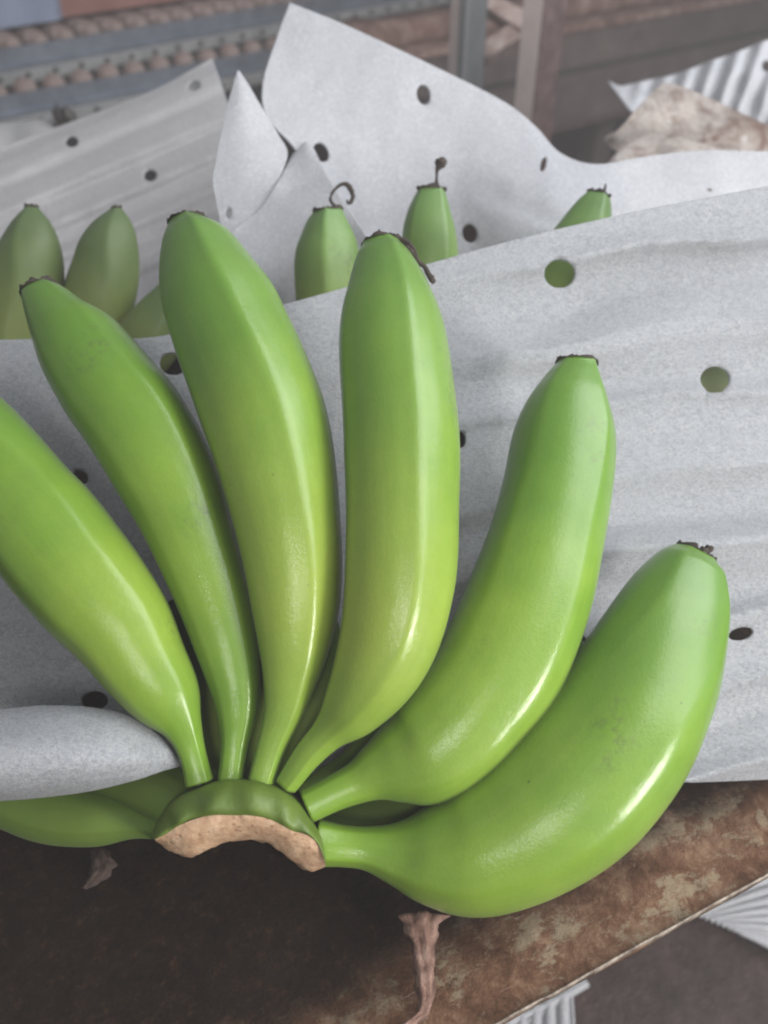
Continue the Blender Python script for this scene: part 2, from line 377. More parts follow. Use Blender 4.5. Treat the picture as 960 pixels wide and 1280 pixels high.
# rear tall sheet
foam_sheet('foam_sheet', [
    [(362, 4, .500), (420, 27, .500), (480, 54, .497), (560, 92, .492), (630, 128, .486), (668, 158, .482), (700, 192, .482), (745, 206, .486), (810, 196, .490), (880, 189, .488), (960, 190, .485), (1040, 188, .485)],
    [(345, 50, .494), (405, 75, .493), (480, 100, .490), (560, 135, .487), (635, 170, .480), (680, 198, .474), (715, 222, .474), (757, 232, .480), (815, 226, .484), (882, 222, .482), (960, 224, .480), (1040, 224, .480)],
    [(328, 106, .482), (395, 132, .486), (475, 160, .486), (560, 190, .484), (640, 220, .474), (690, 245, .468), (725, 262, .470), (770, 268, .476), (825, 268, .478), (885, 268, .476), (960, 270, .476), (1040, 270, .476)],
    [(334, 148, .474), (410, 170, .480), (485, 205, .484), (563, 226, .483), (645, 255, .472), (695, 280, .467), (733, 295, .468), (775, 300, .474), (828, 300, .476), (888, 300, .474), (960, 300, .474), (1040, 300, .474)],
    [(372, 192, .470), (430, 225, .480), (490, 240, .484), (565, 262, .482), (650, 290, .470), (700, 310, .466), (740, 322, .470), (780, 330, .472), (830, 330, .474), (890, 330, .472), (960, 330, .472), (1040, 330, .472)],
    [(398, 262, .474), (460, 300, .482), (520, 330, .484), (590, 350, .480), (660, 370, .472), (710, 390, .470), (745, 400, .470), (790, 405, .470), (840, 405, .470), (895, 405, .470), (960, 405, .470), (1040, 405, .470)],
    [(420, 330, .480), (480, 400, .484), (540, 430, .482), (600, 450, .480), (665, 470, .476), (715, 480, .474), (750, 490, .474), (795, 495, .474), (845, 495, .474), (900, 495, .474), (960, 495, .474), (1040, 495, .474)]],
    'tall white foam sheet with a pointed upper corner, standing behind the three curled-tip bananas',
    FOAM_R, 240, 150, lambda x, y: 0.003*math.sin((x*0.5+y*0.25)/60)+0.002*math.sin((x*0.3-y)/37),
    [(529, 119, 8.5, 13, -8), (401, 191, 9, 13, -25), (587, 292, 9.5, 12, -15), (679, 206, 3.6, 10, 14), (886, 238, 4, 2.5, 0)], wob=0.003)
# flap between the leaf and the tall sheet
foam_sheet('foam_sheet', [
    [(367, 193, .464), (374, 186, .463), (382, 178, .462), (389, 180, .462)],
    [(346, 231, .4535), (368, 226, .454), (394, 218, .452), (412, 225, .448)],
    [(322, 266, .4515), (358, 270, .452), (400, 272, .448), (440, 268, .444)],
    [(286, 293, .4510), (340, 310, .4515), (410, 315, .450), (468, 310, .446)],
    [(255, 345, .4505), (330, 360, .451), (410, 370, .450), (495, 355, .448)],
    [(265, 440, .455), (330, 450, .452), (410, 460, .450), (520, 440, .448)]],
    'white foam flap with a bright straight right edge, behind the loop-tipped banana',
    FOAM_R, 70, 90, lambda x, y: 0.002*math.sin((x+y)/28), wob=0.002)
foam_sheet('foam_sheet', [
    [(297, 90, .470), (297.8, 89, .470), (298.6, 90, .471)],
    [(291.5, 109, .467), (301, 106, .467), (310.5, 107, .470)],
    [(286, 127, .464), (303, 124, .463), (322, 127, .469)],
    [(277, 167, .460), (308, 163, .459), (347, 168, .466)],
    [(272, 190, .459), (310, 187, .457), (359, 190, .462)],
    [(269, 207, .458), (309, 206, .456), (355, 209, .460)],
    [(266, 227, .457), (306, 229, .4555), (347, 230, .4575)],
    [(271, 255, .456), (305, 257, .4550), (342, 258, .4570)],
    [(278, 287, .4555), (306, 290, .4545), (340, 290, .4570)],
    [(296, 330, .4545), (316, 335, .4540), (345, 330, .4560)]],
    'small pointed white foam leaf standing between the grey rippled sheet and the tall sheet',
    FOAM_R, 60, 70, None, [(286, 267, 4, 7, 10)], wob=0.0015)
# left rear sheet, ripples parallel to its top edge
def left_ripple(x, y):
    k = y+0.43*x
    return 0.0028*math.sin(k/46*6.283+0.4)*(0.75+0.25*math.sin(x/90)) + 0.0006*math.sin(k/21*6.283)
foam_sheet('foam_sheet', [
    [(-80, 212, .62), (0, 185, .62), (70, 160, .62), (140, 134, .62), (205, 107, .62), (265, 73, .62)],
    [(-80, 250, .60), (0, 226, .60), (75, 200, .60), (150, 175, .60), (220, 148, .60), (284, 128, .60)],
    [(-80, 310, .58), (0, 290, .58), (80, 270, .58), (160, 245, .58), (235, 220, .58), (303, 205, .58)],
    [(-80, 380, .565), (0, 365, .565), (80, 345, .565), (165, 325, .565), (245, 305, .565), (320, 290, .565)],
    [(-80, 470, .55), (0, 460, .55), (80, 445, .55), (170, 430, .55), (250, 415, .55), (330, 400, .55)]],
    'greyish foam sheet with wide diagonal ripples, behind the two dull bananas at far left',
    FOAM_W, 170, 130, left_ripple, [(90, 178, 8, 7, 0), (243, 108, 8.5, 6, -20), (188, 220, 8, 7.5, 0)], wob=0.002)
foam_sheet('foam_sheet', [
    [(-60, 160, .80), (0, 155, .80), (40, 151, .80), (71, 148, .80)],
    [(-60, 180, .78), (0, 176, .78), (35, 172, .78), (66, 165, .78)],
    [(-60, 215, .76), (0, 210, .76), (40, 205, .76), (80, 195, .76)]],
    'scrap of pale foam poking out over the top edge of the rippled grey sheet',
    FOAM_W, 50, 24, lambda x, y: 0.003*math.sin(x/9), wob=0.003)
# right rear sheet
def right_ripple(x, y):
    return 0.0042*math.sin((x+0.35*(y-100))/27*6.283)*min(1, (x-750)/60.0)
foam_sheet('foam_sheet', [
    [(761, 102, .80), (775, 108, .80), (792, 105, .80), (812, 100, .80), (835, 96, .79), (862, 87, .78), (890, 76, .77), (920, 66, .76), (960, 50, .75), (1020, 30, .75)],
    [(766, 110, .79), (785, 115, .79), (805, 114, .79), (828, 112, .78), (855, 108, .77), (880, 103, .76), (908, 98, .75), (935, 93, .74), (970, 88, .74), (1030, 80, .74)],
    [(772, 117, .78), (795, 124, .78), (820, 126, .77), (845, 128, .76), (870, 130, .76), (895, 133, .75), (920, 137, .74), (945, 140, .74), (975, 144, .73), (1035, 150, .73)],
    [(785, 135, .76), (805, 150, .76), (830, 160, .76), (855, 170, .75), (880, 180, .75), (905, 190, .74), (930, 195, .74), (955, 200, .74), (985, 205, .73), (1040, 215, .73)]],
    'rippled white foam sheet with a wavy top edge, above the brown-smeared foam',
    FOAM_R, 130, 60, right_ripple, [(958, 83, 6, 7, 0)], wob=0.002)
# folded pad at the left, bulging towards the viewer
foam_sheet('foam_sheet', [
    [(-90, 890, .292), (0, 889, .291), (50, 885, .290), (103, 886, .289), (150, 894, .289), (182, 911, .289), (206, 930, .289), (223, 954, .289)],
    [(-90, 905, .280), (0, 905, .279), (50, 902, .278), (103, 903, .278), (150, 909, .280), (180, 923, .283), (206, 937, .286), (223, 955, .289)],
    [(-90, 935, .268), (0, 933, .267), (50, 930, .267), (103, 929, .269), (148, 930, .273), (180, 936, .279), (205, 945, .284), (223, 955.5, .289)],
    [(-90, 965, .264), (0, 962, .264), (50, 958, .264), (105, 954, .266), (150, 950, .271), (180, 949, .277), (205, 952, .284), (223, 956, .289)],
    [(-90, 985, .268), (0, 984, .268), (52, 980, .268), (112, 973, .270), (158, 965, .275), (185, 960, .280), (206, 957, .285), (223, 956.5, .289)],
    [(-90, 1001, .278), (0, 998, .277), (60, 993, .277), (117, 985, .277), (170, 972, .280), (192, 965, .283), (208, 960, .286), (223, 957, .289)]],
    'white foam sheet folded into a smooth tapering pad beside the crown at lower left',
    FOAM, 150, 70, None, wob=0.0008, thick=0.0018)

# brown-smeared crumpled foam, two lobes
def lump():
    t = thing('folded_foam', 'crumpled foam smeared with brown mud, behind the tall sheet at upper right', 'foam sheet', P(860, 170, .64))
    foam_sheet('fold', [
        [(829, 107, .640), (850, 112, .638), (880, 124, .636), (920, 143, .632), (965, 163, .628), (1030, 190, .62)],
        [(812, 122, .632), (838, 128, .628), (868, 142, .624), (905, 158, .620), (950, 176, .618), (1020, 204, .61)],
        [(788, 146, .628), (815, 152, .622), (850, 166, .620), (890, 178, .618), (935, 192, .616), (1000, 216, .61)],
        [(768, 167, .626), (795, 178, .622), (835, 192, .620), (880, 200, .620), (925, 210, .618), (990, 230, .61)],
        [(756, 173, .632), (764, 184, .630), (800, 210, .628), (860, 220, .626), (920, 228, .625), (985, 245, .62)]],
        None, FOAM_D, 90, 60, lambda x, y: 0.004*math.sin(y/13.0+x/31), thick=0.005, wob=0.008, parent=t)
    foam_sheet('fold', [
        [(800, 176, .612), (830, 171, .610), (870, 182, .608), (920, 190, .606)],
        [(778, 190, .606), (815, 186, .602), (860, 194, .600), (915, 202, .600)],
        [(762, 205, .604), (800, 206, .600), (850, 212, .600), (910, 216, .600)],
        [(758, 226, .606), (795, 230, .604), (845, 236, .604), (905, 240, .604)]],
        None, FOAM_D, 60, 40, lambda x, y: 0.003*math.sin(x/14.0), thick=0.005, wob=0.006, parent=t)
lump()

# ------------------------------------------------------------------ bananas
def tube(name, pts, rad, mat, parent, n=10, seed=1):
    """pts: list of (world Vector, radius)"""
    k = len(pts)*6
    q = cr([(*p, r) for p, r in pts], k)
    vs = []; fs = []
    prev = None
    for i in range(k):
        c = Vector(q[i][:3]); a = Vector(q[max(i-1, 0)][:3]); b = Vector(q[min(i+1, k-1)][:3])
        t = (b-a).normalized()
        if prev is None: prev = t.orthogonal()
        u = (prev-t*prev.dot(t)).normalized(); v = t.cross(u); prev = u
        for j in range(n):
            an = j/n*6.2832
            r = q[i][3]*(1+0.30*N((c.x*900+math.cos(an), c.y*900+math.sin(an), seed)))
            vs.append(c+(u*math.cos(an)+v*math.sin(an))*r)
    for i in range(k-1):
        for j in range(n):
            a = i*n+j; b = i*n+(j+1) % n; fs.append((a, b, b+n, a+n))
    fs.append(tuple(range(n))[::-1]); fs.append(tuple((k-1)*n+j for j in range(n)))
    return mesh_obj(name, vs, fs, mat, parent)
def banana(hand, st, d0, d1, bulge, ridge, mat=BAN, seed=0, rings=120, seg=96, flat=0.94, ridge1=None, amp=0.050, blossom=True, rs=1.0):
    M = len(st)
    prof = []
    for i, (lx, ly, rx, ry) in enumerate(st):
        s = i/(M-1)
        prof.append((lx, ly, rx, ry))
    q = cr(prof, rings)
    # arc length parameter in pixels
    cs = [((a+c)/2, (b+d)/2) for a, b, c, d in q]; L = [0]
    for i in range(1, rings): L.append(L[-1]+math.dist(cs[i], cs[i-1]))
    C = []; R = []
    for i in range(rings):
        s = L[i]/L[-1]; d = d0+(d1-d0)*s-bulge*math.sin(math.pi*min(s*1.02, 1))
        hw = math.dist(q[i][:2], q[i][2:])/2
        C.append(P(cs[i][0], cs[i][1], d)); R.append(hw*d/FPX*rs)
    vs = []; uv = []; frames = []
    for i in range(rings):
        s = L[i]/L[-1]
        t = (C[min(i+2, rings-1)]-C[max(i-2, 0)]).normalized()
        v = (CAM-C[i]).normalized()
        n1 = (P(q[i][2], q[i][3], (C[i]-CAM).dot(FWD))-C[i]).normalized()
        n2 = (v-t*v.dot(t)).normalized(); o1 = n2.cross(t)
        if o1.dot(n1) < 0: o1 = -o1
        k_ = min(max((s-0.66)/0.26, 0), 1); k_ = k_*k_*(3-2*k_)
        n1 = (o1*(1-k_)+n1*k_).normalized(); n2 = (n2-n1*n2.dot(n1)).normalized()
        tn = n1.cross(n2); tn = tn if tn.dot(t) > 0 else -tn
        t = tn
        frames.append((C[i], t, n1, n2, R[i]))
        rd = ridge+((ridge1 if ridge1 is not None else ridge)-ridge)*s
        A = 1.15*amp*(1.0+0.8*max(0, 1-s*5)+0.7*max(0, (s-0.85)*5))
        for j in range(seg+1):
            th = j/seg*math.tau
            f = 1.0
            for k, (o_, wgt) in enumerate(((0, 1.35), (78, 0.75), (150, 0.9), (218, 0.8), (288, 0.65))):
                dl = (math.degrees(th)-rd-o_+180) % 360-180
                f += A*wgt*(math.exp(-(dl/9)**2)*0.42+math.exp(-(dl/28)**2)*0.58)-A*0.25
            dirv = n1*math.cos(th)+n2*math.sin(th)*flat
            p = C[i]+dirv*R[i]*f
            wv = 0.0006*N(p, 32, seed)+0.00005*N(p, 150, seed+3)
            p += dirv.normalized()*wv
            if j < seg: vs.append(p); uv.append((j/seg, s))
    fs = []
    for i in range(rings-1):
        for j in range(seg):
            a = i*seg+j; b = i*seg+(j+1) % seg; fs.append((a, b, b+seg, a+seg))
    # cap both ends
    for i, rev in ((0, True), (rings-1, False)):
        c = len(vs); vs.append(C[i]); uv.append((0.5, L[i]/L[-1]))
        for j in range(seg):
            a, b = i*seg+j, i*seg+(j+1) % seg
            fs.append((b, a, c) if rev else (a, b, c))
    ob = mesh_obj('banana', vs, fs, mat, hand, uv=uv)
    ob['label'] = None; del ob['label']
    if blossom: blossom_end(ob, frames[-1], seed)
    return ob, frames
def blossom_end(par, fr, seed, n=56):
    c, t, n1, n2, r = fr
    rnd = random.Random(seed*13+5)
    ph = rnd.random()*50
    levels = [(-0.0006, 1.012, 0.0), (-0.0001, 1.03, 0.2), (0.0004, 1.02, 0.8), (0.0006, 0.95, 0.8), (0.0000, 0.85, 0.3), (-0.0006, 0.5, 0.0), (0.0006, 0.22, 0.0), (0.0016, 0.09, 0)]
    vs = []
    for k, (h, rr, jg) in enumerate(levels):
        for j in range(n):
            a = j/n*math.tau
            q = Vector((math.cos(a)*1.4, math.sin(a)*1.4, ph))
            J = noise.noise(q*1.6)*0.0020+noise.noise(q*4.5)*0.0016+noise.noise(q*10)*0.0007
            rad = r*rr*(1+0.03*noise.noise(q*6+Vector((k*1.0, 0, 0))))
            z = h+jg*J+0.0003*noise.noise(q*9+Vector((k, k, 0)))
            if h < -0.001: z = h*(0.7+0.8*abs(noise.noise(q*3)))
            vs.append(c+(n1*math.cos(a)+n2*math.sin(a)*0.95)*rad+t*z)
    fs = []
    for k in range(len(levels)-1):
        for j in range(n):
            a = k*n+j; b = k*n+(j+1) % n; fs.append((a, b, b+n, a+n))
    fs.append(tuple((len(levels)-1)*n+j for j in range(n)))
    return mesh_obj('blossom_end', vs, fs, BLACK, par)

hand = thing('banana_hand', 'hand of six large glossy green bananas fanned up from its cut crown in the foreground', 'bananas', G(300, 1060))
S1 = [(231,985,267,972),(223,950,256,932),(206,925,249,893),(172,902,246,850),(132,863,228,800),(98,826,202,738),(62,792,173,690),(30,755,141,648),(0,714,110,607),(-30,672,79,575),(-60,625,41,534),(-88,575,1,494),(-108,530,-40,460),(-115,500,-75,450)]
S2 = [(270,982,303,982),(275,935,311,930),(271,900,322,885),(260,862,327,842),(242,815,322,785),(219,756,311,725),(192,700,297,665),(163,644,279,600),(132,592,257,545),(103,547,231,500),(76,507,206,470),(52,467,176,430),(39,430,147,398),(30,398,112,379),(26,378,86,361),(27,370,72,354)]
S3 = [(307,980,343,978),(318,932,359,936),(327,890,380,893),(326,855,397,850),(321,820,413,808),(312,770,426,758),(300,712,431,688),(284,650,428,622),(267,592,421,560),(250,540,410,503),(232,487,390,450),(214,435,366,402),(201,388,343,354),(198,345,315,318),(202,310,288,289),(210,281,259,273)]
S4 = [(342,978,372,986),(366,938,402,951),(388,908,432,925),(400,872,472,906),(410,835,513,868),(419,795,541,828),(425,750,561,780),(428,690,574,715),(428,620,577,625),(424,540,576,545),(420,470,569,470),(422,405,557,400),(431,362,540,357),(441,330,521,325),(452,306,503,302)]
S5 = [(374,988,393,1028),(405,972,432,1009),(433,955,460,1001),(455,932,484,1000),(474,908,512,1004),(495,880,555,1005),(520,850,600,982),(545,815,642,944),(565,778,681,897),(582,735,713,833),(598,690,738,765),(614,640,755,690),(628,588,766,620),(640,535,771,555),(655,500,764,508),(675,473,755,480),(695,452,747,456)]
S6 = [(396,1022,396,1086),(430,1030,425,1085),(465,1032,455,1089),(500,1026,490,1107),(535,1008,530,1131),(575,983,585,1147),(615,952,645,1136),(652,915,705,1110),(685,876,760,1073),(715,835,810,1019),(742,792,848,955),(763,757,880,893),(783,727,900,830),(803,703,909,775),(825,684,905,728),(848,677,893,703)]
b1, f1 = banana(hand, S1, .286, .325, .006, 62, BAN_H, seed=1)
b2, f2 = banana(hand, S2, .286, .335, .002, 57, BAN_G, seed=2)
b3, f3 = banana(hand, S3, .284, .333, .008, 60, ridge1=80, seed=3, amp=0.06)
b4, f4 = banana(hand, S4, .283, .330, .016, 72, seed=4, amp=0.055)
b5, f5 = banana(hand, S5, .285, .333, .007, 50, BAN_H, seed=5)
b6, f6 = banana(hand, S6, .287, .318, .010, 52, BAN_G, rs=0.975, seed=6, amp=0.04)
# second-row fingers half hidden behind the first row
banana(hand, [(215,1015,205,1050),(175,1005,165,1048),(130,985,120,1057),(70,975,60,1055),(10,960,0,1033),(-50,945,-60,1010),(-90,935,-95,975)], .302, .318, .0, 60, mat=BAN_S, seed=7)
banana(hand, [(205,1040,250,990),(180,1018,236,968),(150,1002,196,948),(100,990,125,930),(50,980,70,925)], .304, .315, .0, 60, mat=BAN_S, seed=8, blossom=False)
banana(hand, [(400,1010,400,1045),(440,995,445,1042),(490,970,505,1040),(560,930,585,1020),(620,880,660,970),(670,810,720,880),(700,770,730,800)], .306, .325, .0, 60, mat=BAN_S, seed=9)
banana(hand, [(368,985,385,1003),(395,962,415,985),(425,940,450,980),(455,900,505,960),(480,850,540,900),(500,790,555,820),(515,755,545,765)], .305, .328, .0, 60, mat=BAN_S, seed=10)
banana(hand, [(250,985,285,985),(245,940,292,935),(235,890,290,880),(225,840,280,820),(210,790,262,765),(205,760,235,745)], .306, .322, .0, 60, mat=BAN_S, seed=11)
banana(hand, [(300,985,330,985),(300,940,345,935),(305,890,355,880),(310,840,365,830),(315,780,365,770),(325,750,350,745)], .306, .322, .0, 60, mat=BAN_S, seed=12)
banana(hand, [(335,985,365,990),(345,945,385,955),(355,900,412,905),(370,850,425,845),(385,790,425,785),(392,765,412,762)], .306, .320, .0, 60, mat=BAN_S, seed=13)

# crown
def crown():
    top = [(190,1046),(196,1027),(210,1006),(233,989),(267,976),(300,972),(333,976),(360,989),(378,1006),(394,1029),(404,1052),(407,1072)]
    mid = [(192,1047),(206,1032),(222,1018),(243,1005),(270,996),(300,993),(330,997),(355,1008),(372,1022),(388,1036),(400,1053),(407,1073)]
    cut = [(193,1049),(210,1040),(224,1032),(243,1024),(270,1018),(303,1017),(333,1023),(353,1031),(368,1039),(384,1044),(398,1056),(406,1075)]
    low = [(196,1053),(207,1060),(222,1067),(241,1070),(260,1061),(280,1052),(306,1048),(330,1052),(348,1061),(366,1077),(386,1087),(407,1083)]
    n = 110
    A, Bm, Cc, D = cr(top, n), cr(mid, n), cr(cut, n), cr(low, n)
    rows = []
    def line(a, d, dn=0.0):
        return [(p[0], p[1], d+dn*abs(i/(n-1)-0.5)*2) for i, p in enumerate(a)]
    def lerp(a, b, f): return [(p[0]+(q[0]-p[0])*f, p[1]+(q[1]-p[1])*f) for p, q in zip(a, b)]
    seq = [(A, .312), (A, .292), (lerp(A, Bm, .12), .2805), (lerp(A, Bm, .45), .2745), (Bm, .2712), (lerp(Bm, Cc, .5), .2690), (lerp(Bm, Cc, .9), .2690), (Cc, .2698)]
    vs = []; uv = []
    for k, (a, d) in enumerate(seq):
        for i, p in enumerate(a):
            q = P(p[0], p[1], d+0.0045*(abs(i/(n-1)-0.5)*2)**2)
            # pads where each finger joins
            q = q - FWD*(0.0009*math.sin(i/(n-1)*math.pi*13)*math.sin(k/7*math.pi)) + UPV*0.0007*N(q, 120)
            vs.append(q); uv.append((i/n, k/8))
    fs = []
    for k in range(len(seq)-1):
        for i in range(n-1):
            a = k*n+i; fs.append((a, a+1, a+n+1, a+n))
    cr_ = mesh_obj('crown', vs, fs, CROWN, hand, uv=uv)
    vs = []
    for k in range(15):
        f = k/12
        if f <= 1:
            a = lerp(Cc, D, f); d = .2698+0.008*f**1.5-0.0012*math.sin(f*math.pi)
        else:
            a = D; d = .2778+(f-1)*0.18
        for i, p in enumerate(a):
            q = P(p[0], p[1], d+0.0045*(abs(i/(n-1)-0.5)*2)**2)
            q += -FWD*(0.0005*N(q, 110)+0.00025*N(q, 420))*(0.2 if k == 0 else 1)
            if k >= 12: q += UPV*(0.0012*N(q, 260)-0.0)
            vs.append(q)
    fs = []
    for k in range(14):
        for i in range(n-1):
            a = k*n+i; fs.append((a, a+1, a+n+1, a+n))
    mesh_obj('cut_face', vs, fs, CUT, cr_)
crown()

# dried flower remains on the tips
def px_tube(name, pts, par, seed): 
    return tube(name, [(P(x, y, d), r) for x, y, d, r in pts], None, BLACK, par, 9, seed)
TD = (f4[-1][0]-CAM).dot(FWD)
px_tube('dried_style', [(474,304,TD,.0010),(480,297,TD-.002,.0012),(490,295,TD-.004,.0011),(499,299,TD-.004,.0010),(509,302,TD-.005,.0010),(517,313,TD-.004,.0009),(522,326,TD-.003,.0009),(530,333,TD-.002,.0009),(536,343,TD,.0011),(541,351,TD,.0012),(540,345,TD+.001,.0006)], b4, 3)
px_tube('dried_style', [(500,300,TD-.003,.0008),(508,308,TD-.005,.0009),(514,314,TD-.005,.0008),(520,322,TD-.003,.0006)], b4, 5)
TD = (f6[-1][0]-CAM).dot(FWD)
for (x, y, r) in ((864, 684, .0014), (880, 688, .0018), (886, 686, .0016), (873, 691, .0015)):
    px_tube('dried_stub', [(x-3, y+5, TD-.002, r*.7), (x, y, TD-.002, r), (x+2, y-2, TD-.002, r*.9), (x+2, y-4, TD-.002, r*.3)], b6, x)

hand2 = thing('banana_hand', 'rear hand of green bananas whose three dark curled tips rise above the front foam sheet', 'bananas', G(560, 560))
R3 = [(395,520,460,530),(376,450,462,455),(368,385,461,385),(365,345,458,345),(367,318,454,318),(374,296,447,294),(382,277,437,275),(391,264,429,260)]
R4 = [(505,520,570,520),(500,440,578,440),(497,370,578,370),(497,320,576,320),(500,285,572,287),(506,262,566,262),(514,246,562,248),(521,235,558,237)]
R5 = [(600,520,655,560),(622,440,710,480),(644,372,752,392),(666,326,769,334),(686,292,770,300),(704,267,767,278),(720,249,766,259),(734,238,763,247)]
r3, g3 = banana(hand2, R3, .435, .418, .0, 95, mat=BAN_M, seed=21, rings=80, seg=64, amp=0.075)
r4, g4 = banana(hand2, R4, .440, .420, .0, 55, mat=BAN_M, seed=22, rings=80, seg=64, amp=0.075)
r5, g5 = banana(hand2, R5, .440, .425, .0, 70, mat=BAN_M, seed=23, rings=80, seg=64, amp=0.07)
banana(hand2, [(720,600,760,640),(790,520,850,580),(845,450,935,530),(900,390,1000,450),(960,340,1020,370)], .440, .425, .0, 70, mat=BAN_P, seed=24, rings=60, seg=48, blossom=False)
d3 = .418; d4 = .420; d5 = .425
px_tube('dried_style', [(424,262,d3,.0016),(417,256,d3,.0009),(413,249,d3,.0007),(416,240,d3,.0007),(424,232,d3,.0008),(432,230,d3,.0011),(438,236,d3,.0014),(441,244,d3,.0011),(439,252,d3,.0009),(435,254,d3,.0007),(434,250,d3,.0005)], r3, 7)
px_tube('dried_style', [(547,236,d4,.0018),(546,228,d4,.0009),(546,218,d4,.0007),(547,211,d4,.0013),(550,205,d4,.0030),(552,201,d4,.0026),(551,197,d4,.0008)], r4, 9)
px_tube('dried_style', [(754,241,d5,.0009),(756,236,d5,.0007),(757,230,d5,.0004)], r5, 11)
hand3 = thing('banana_hand', 'rear hand of dull olive green bananas at far left, behind the foam sheet', 'bananas', G(90, 560))
R1 = [(-40,560,30,580),(-45,480,62,495),(-38,420,75,425),(-25,370,81,370),(-12,330,81,328),(0,303,75,300),(14,278,64,277),(31,259,48,258)]
R2 = [(10,560,80,600),(40,480,118,520),(64,420,148,440),(80,370,168,375),(90,335,175,335),(100,302,173,300),(116,278,165,276),(139,260,152,259)]
RR = [(60,520,100,570),(110,450,165,500),(145,410,210,460),(172,382,235,420),(196,358,250,388),(215,340,252,358)]
RX = [(60,500,90,520),(70,400,110,410),(84,345,112,345),(92,320,106,318),(97,312,103,311)]
banana(hand3, R1, .445, .432, .0, 100, BAN_B, 31, 80, 64, amp=0.06)
banana(hand3, R2, .445, .428, .0, 80, BAN_B, 32, 80, 64, amp=0.06)
banana(hand3, RR, .440, .425, .0, 80, BAN_B, 33, 60, 48, blossom=False)
banana(hand3, RX, .465, .455, .0, 80, BAN_B, 34, 50, 40, blossom=False)

# ------------------------------------------------------------------ dried flower scraps on the deck
HUSKD = simple('dark_brown_husk', [(0.3, (0.02, 0.011, 0.008)), (0.7, (0.075, 0.045, 0.034))], 220, 0.8, 0.8, 0.001, 900)  # darker brown version of the husk colour
def husk(pts, label, seed, mat=SCRAP):
    q = cr(pts, 46); vs = []; fs = []; n = 22
    for i, (x, y, wd, h) in enumerate(q):
        c = G(x, y, 0.004+h)
        for j in range(n):
            a = j/n*math.tau
            s = wd*0.28/FPX
            k = 1+0.30*math.sin(a*5+i*0.13)+0.25*math.sin(a*9-i*0.31)+0.55*N((math.cos(a)*2, math.sin(a)*2, i*0.16+seed))
            vs.append(c+Vector((math.cos(a)*s*k, math.sin(a)*s*0.3, math.sin(a)*s*0.45*k)))
    for i in range(45):
        for j in range(n):
            a = i*n+j; b = i*n+(j+1) % n; fs.append((a, b, b+n, a+n))
    fs.append(tuple(range(n))[::-1]); fs.append(tuple(45*n+j for j in range(n)))
    return tag(mesh_obj('flower_husk', vs, fs, mat), label, 'husk')
husk([(530,1143,13,.003),(526,1150,21,.004),(525,1162,19,.004),(528,1180,12,.002),(530,1205,11,.002),(531,1230,10,.001),(532,1250,7,.0),(527,1268,6,.0),(512,1280,7,.0),(502,1290,8,.0)],
     'shrivelled brown flower husk lying on the deck below the lowest banana', 2)
husk([(122,1062,8,.0),(127,1075,13,.001),(126,1090,12,.001),(116,1102,8,.0),(106,1110,4,.0)],
     'small faint dried husk on the dark mud at lower left', 9, HUSKD)
# ------------------------------------------------------------------ things on the lower floor
def floor_foam(label, poly, ripn, vert):
    # poly: 4 floor pixels a,b,c,d
    A, B, C_, D = [G(x, y, ZF+0.012) for x, y in poly]
    n1, n2 = 120, 60; vs = []; fs = []
    for j in range(n2+1):
        for i in range(n1+1):
            u, v = i/n1, j/n2
            p = (A*(1-u)+B*u)*(1-v)+(D*(1-u)+C_*u)*v
            k = (u if vert else v)*ripn*math.tau
            p.z += 0.0017*math.sin(k+2*N(p, 9))+0.009*N(p, 12)+0.003
            vs.append(p)
    for j in range(n2):
        for i in range(n1):
            a = j*(n1+1)+i; fs.append((a, a+1, a+n1+2, a+n1+1))
    o = mesh_obj('foam_sheet', vs, fs, FOAM_R); sm = o.modifiers.new('thick', 'SOLIDIFY'); sm.thickness = 0.0015
    tag(o, label, 'foam sheet')
floor_foam('striped white foam on the ground beyond the deck edge at lower right', [(850, 1138), (1010, 1030), (1080, 1260), (925, 1170)], 11, False)
floor_foam('strip of white foam poking out under the deck edge at the bottom', [(560, 1265), (728, 1222), (735, 1234), (560, 1340)], 3, False)
floor_foam('ribbed white foam on the ground below the strip at the bottom edge', [(600, 1262), (716, 1240), (722, 1340), (600, 1340)], 7, True)

# ------------------------------------------------------------------ background machinery
def prism_along(name, A, B, prof, mat, parent, steps=1, up=Vector((0, 0, 1))):
    """extrude profile [(across, height)] from A to B; across points away from the camera"""
    d = (B-A).normalized(); ac = Vector((-d.y, d.x, 0)).normalized()
    if ac.y < 0: ac = -ac
    n = len(prof); vs = []; fs = []
    for s in range(steps+1):
        c = A+(B-A)*(s/steps)
        for (a, h) in prof: vs.append(c+ac*a+Vector((0, 0, h)))
    for s in range(steps):
        for k in range(n):
            a = s*n+k; b = s*n+(k+1) % n; fs.append((a, b, b+n, a+n))
    fs.append(tuple(range(n))[::-1]); fs.append(tuple(steps*n+k for k in range(n)))
    return mesh_obj(name, vs, fs, mat, parent, smooth=False)
def copy_part(o, parent, loc, rot=None):
    c = o.copy(); COL.objects.link(c); c.parent = parent; c.location = loc
    if rot is not None: c.rotation_euler = rot
    return c
def cyl_mesh(name, A, B, r, mat, n=14, wob=0.0):
    d = (B-A); t = d.normalized(); u = t.orthogonal().normalized(); v = t.cross(u); vs = []; fs = []; m = 10
    for i in range(m+1):
        for j in range(n):
            a = j/n*math.tau; rr = r*(1+wob*N((i*0.7, math.cos(a), math.sin(a))))
            if i in (0, m): rr *= 0.86
            vs.append(A+d*(i/m if 0 < i < m else (0.0 if i == 0 else 1.0))+(u*math.cos(a)+v*math.sin(a))*rr)
    for i in range(m):
        for j in range(n):
            a = i*n+j; b = i*n+(j+1) % n; fs.append((a, b, b+n, a+n))
    fs.append(tuple(range(n))[::-1]); fs.append(tuple(m*n+j for j in range(n)))
    return vs, fs
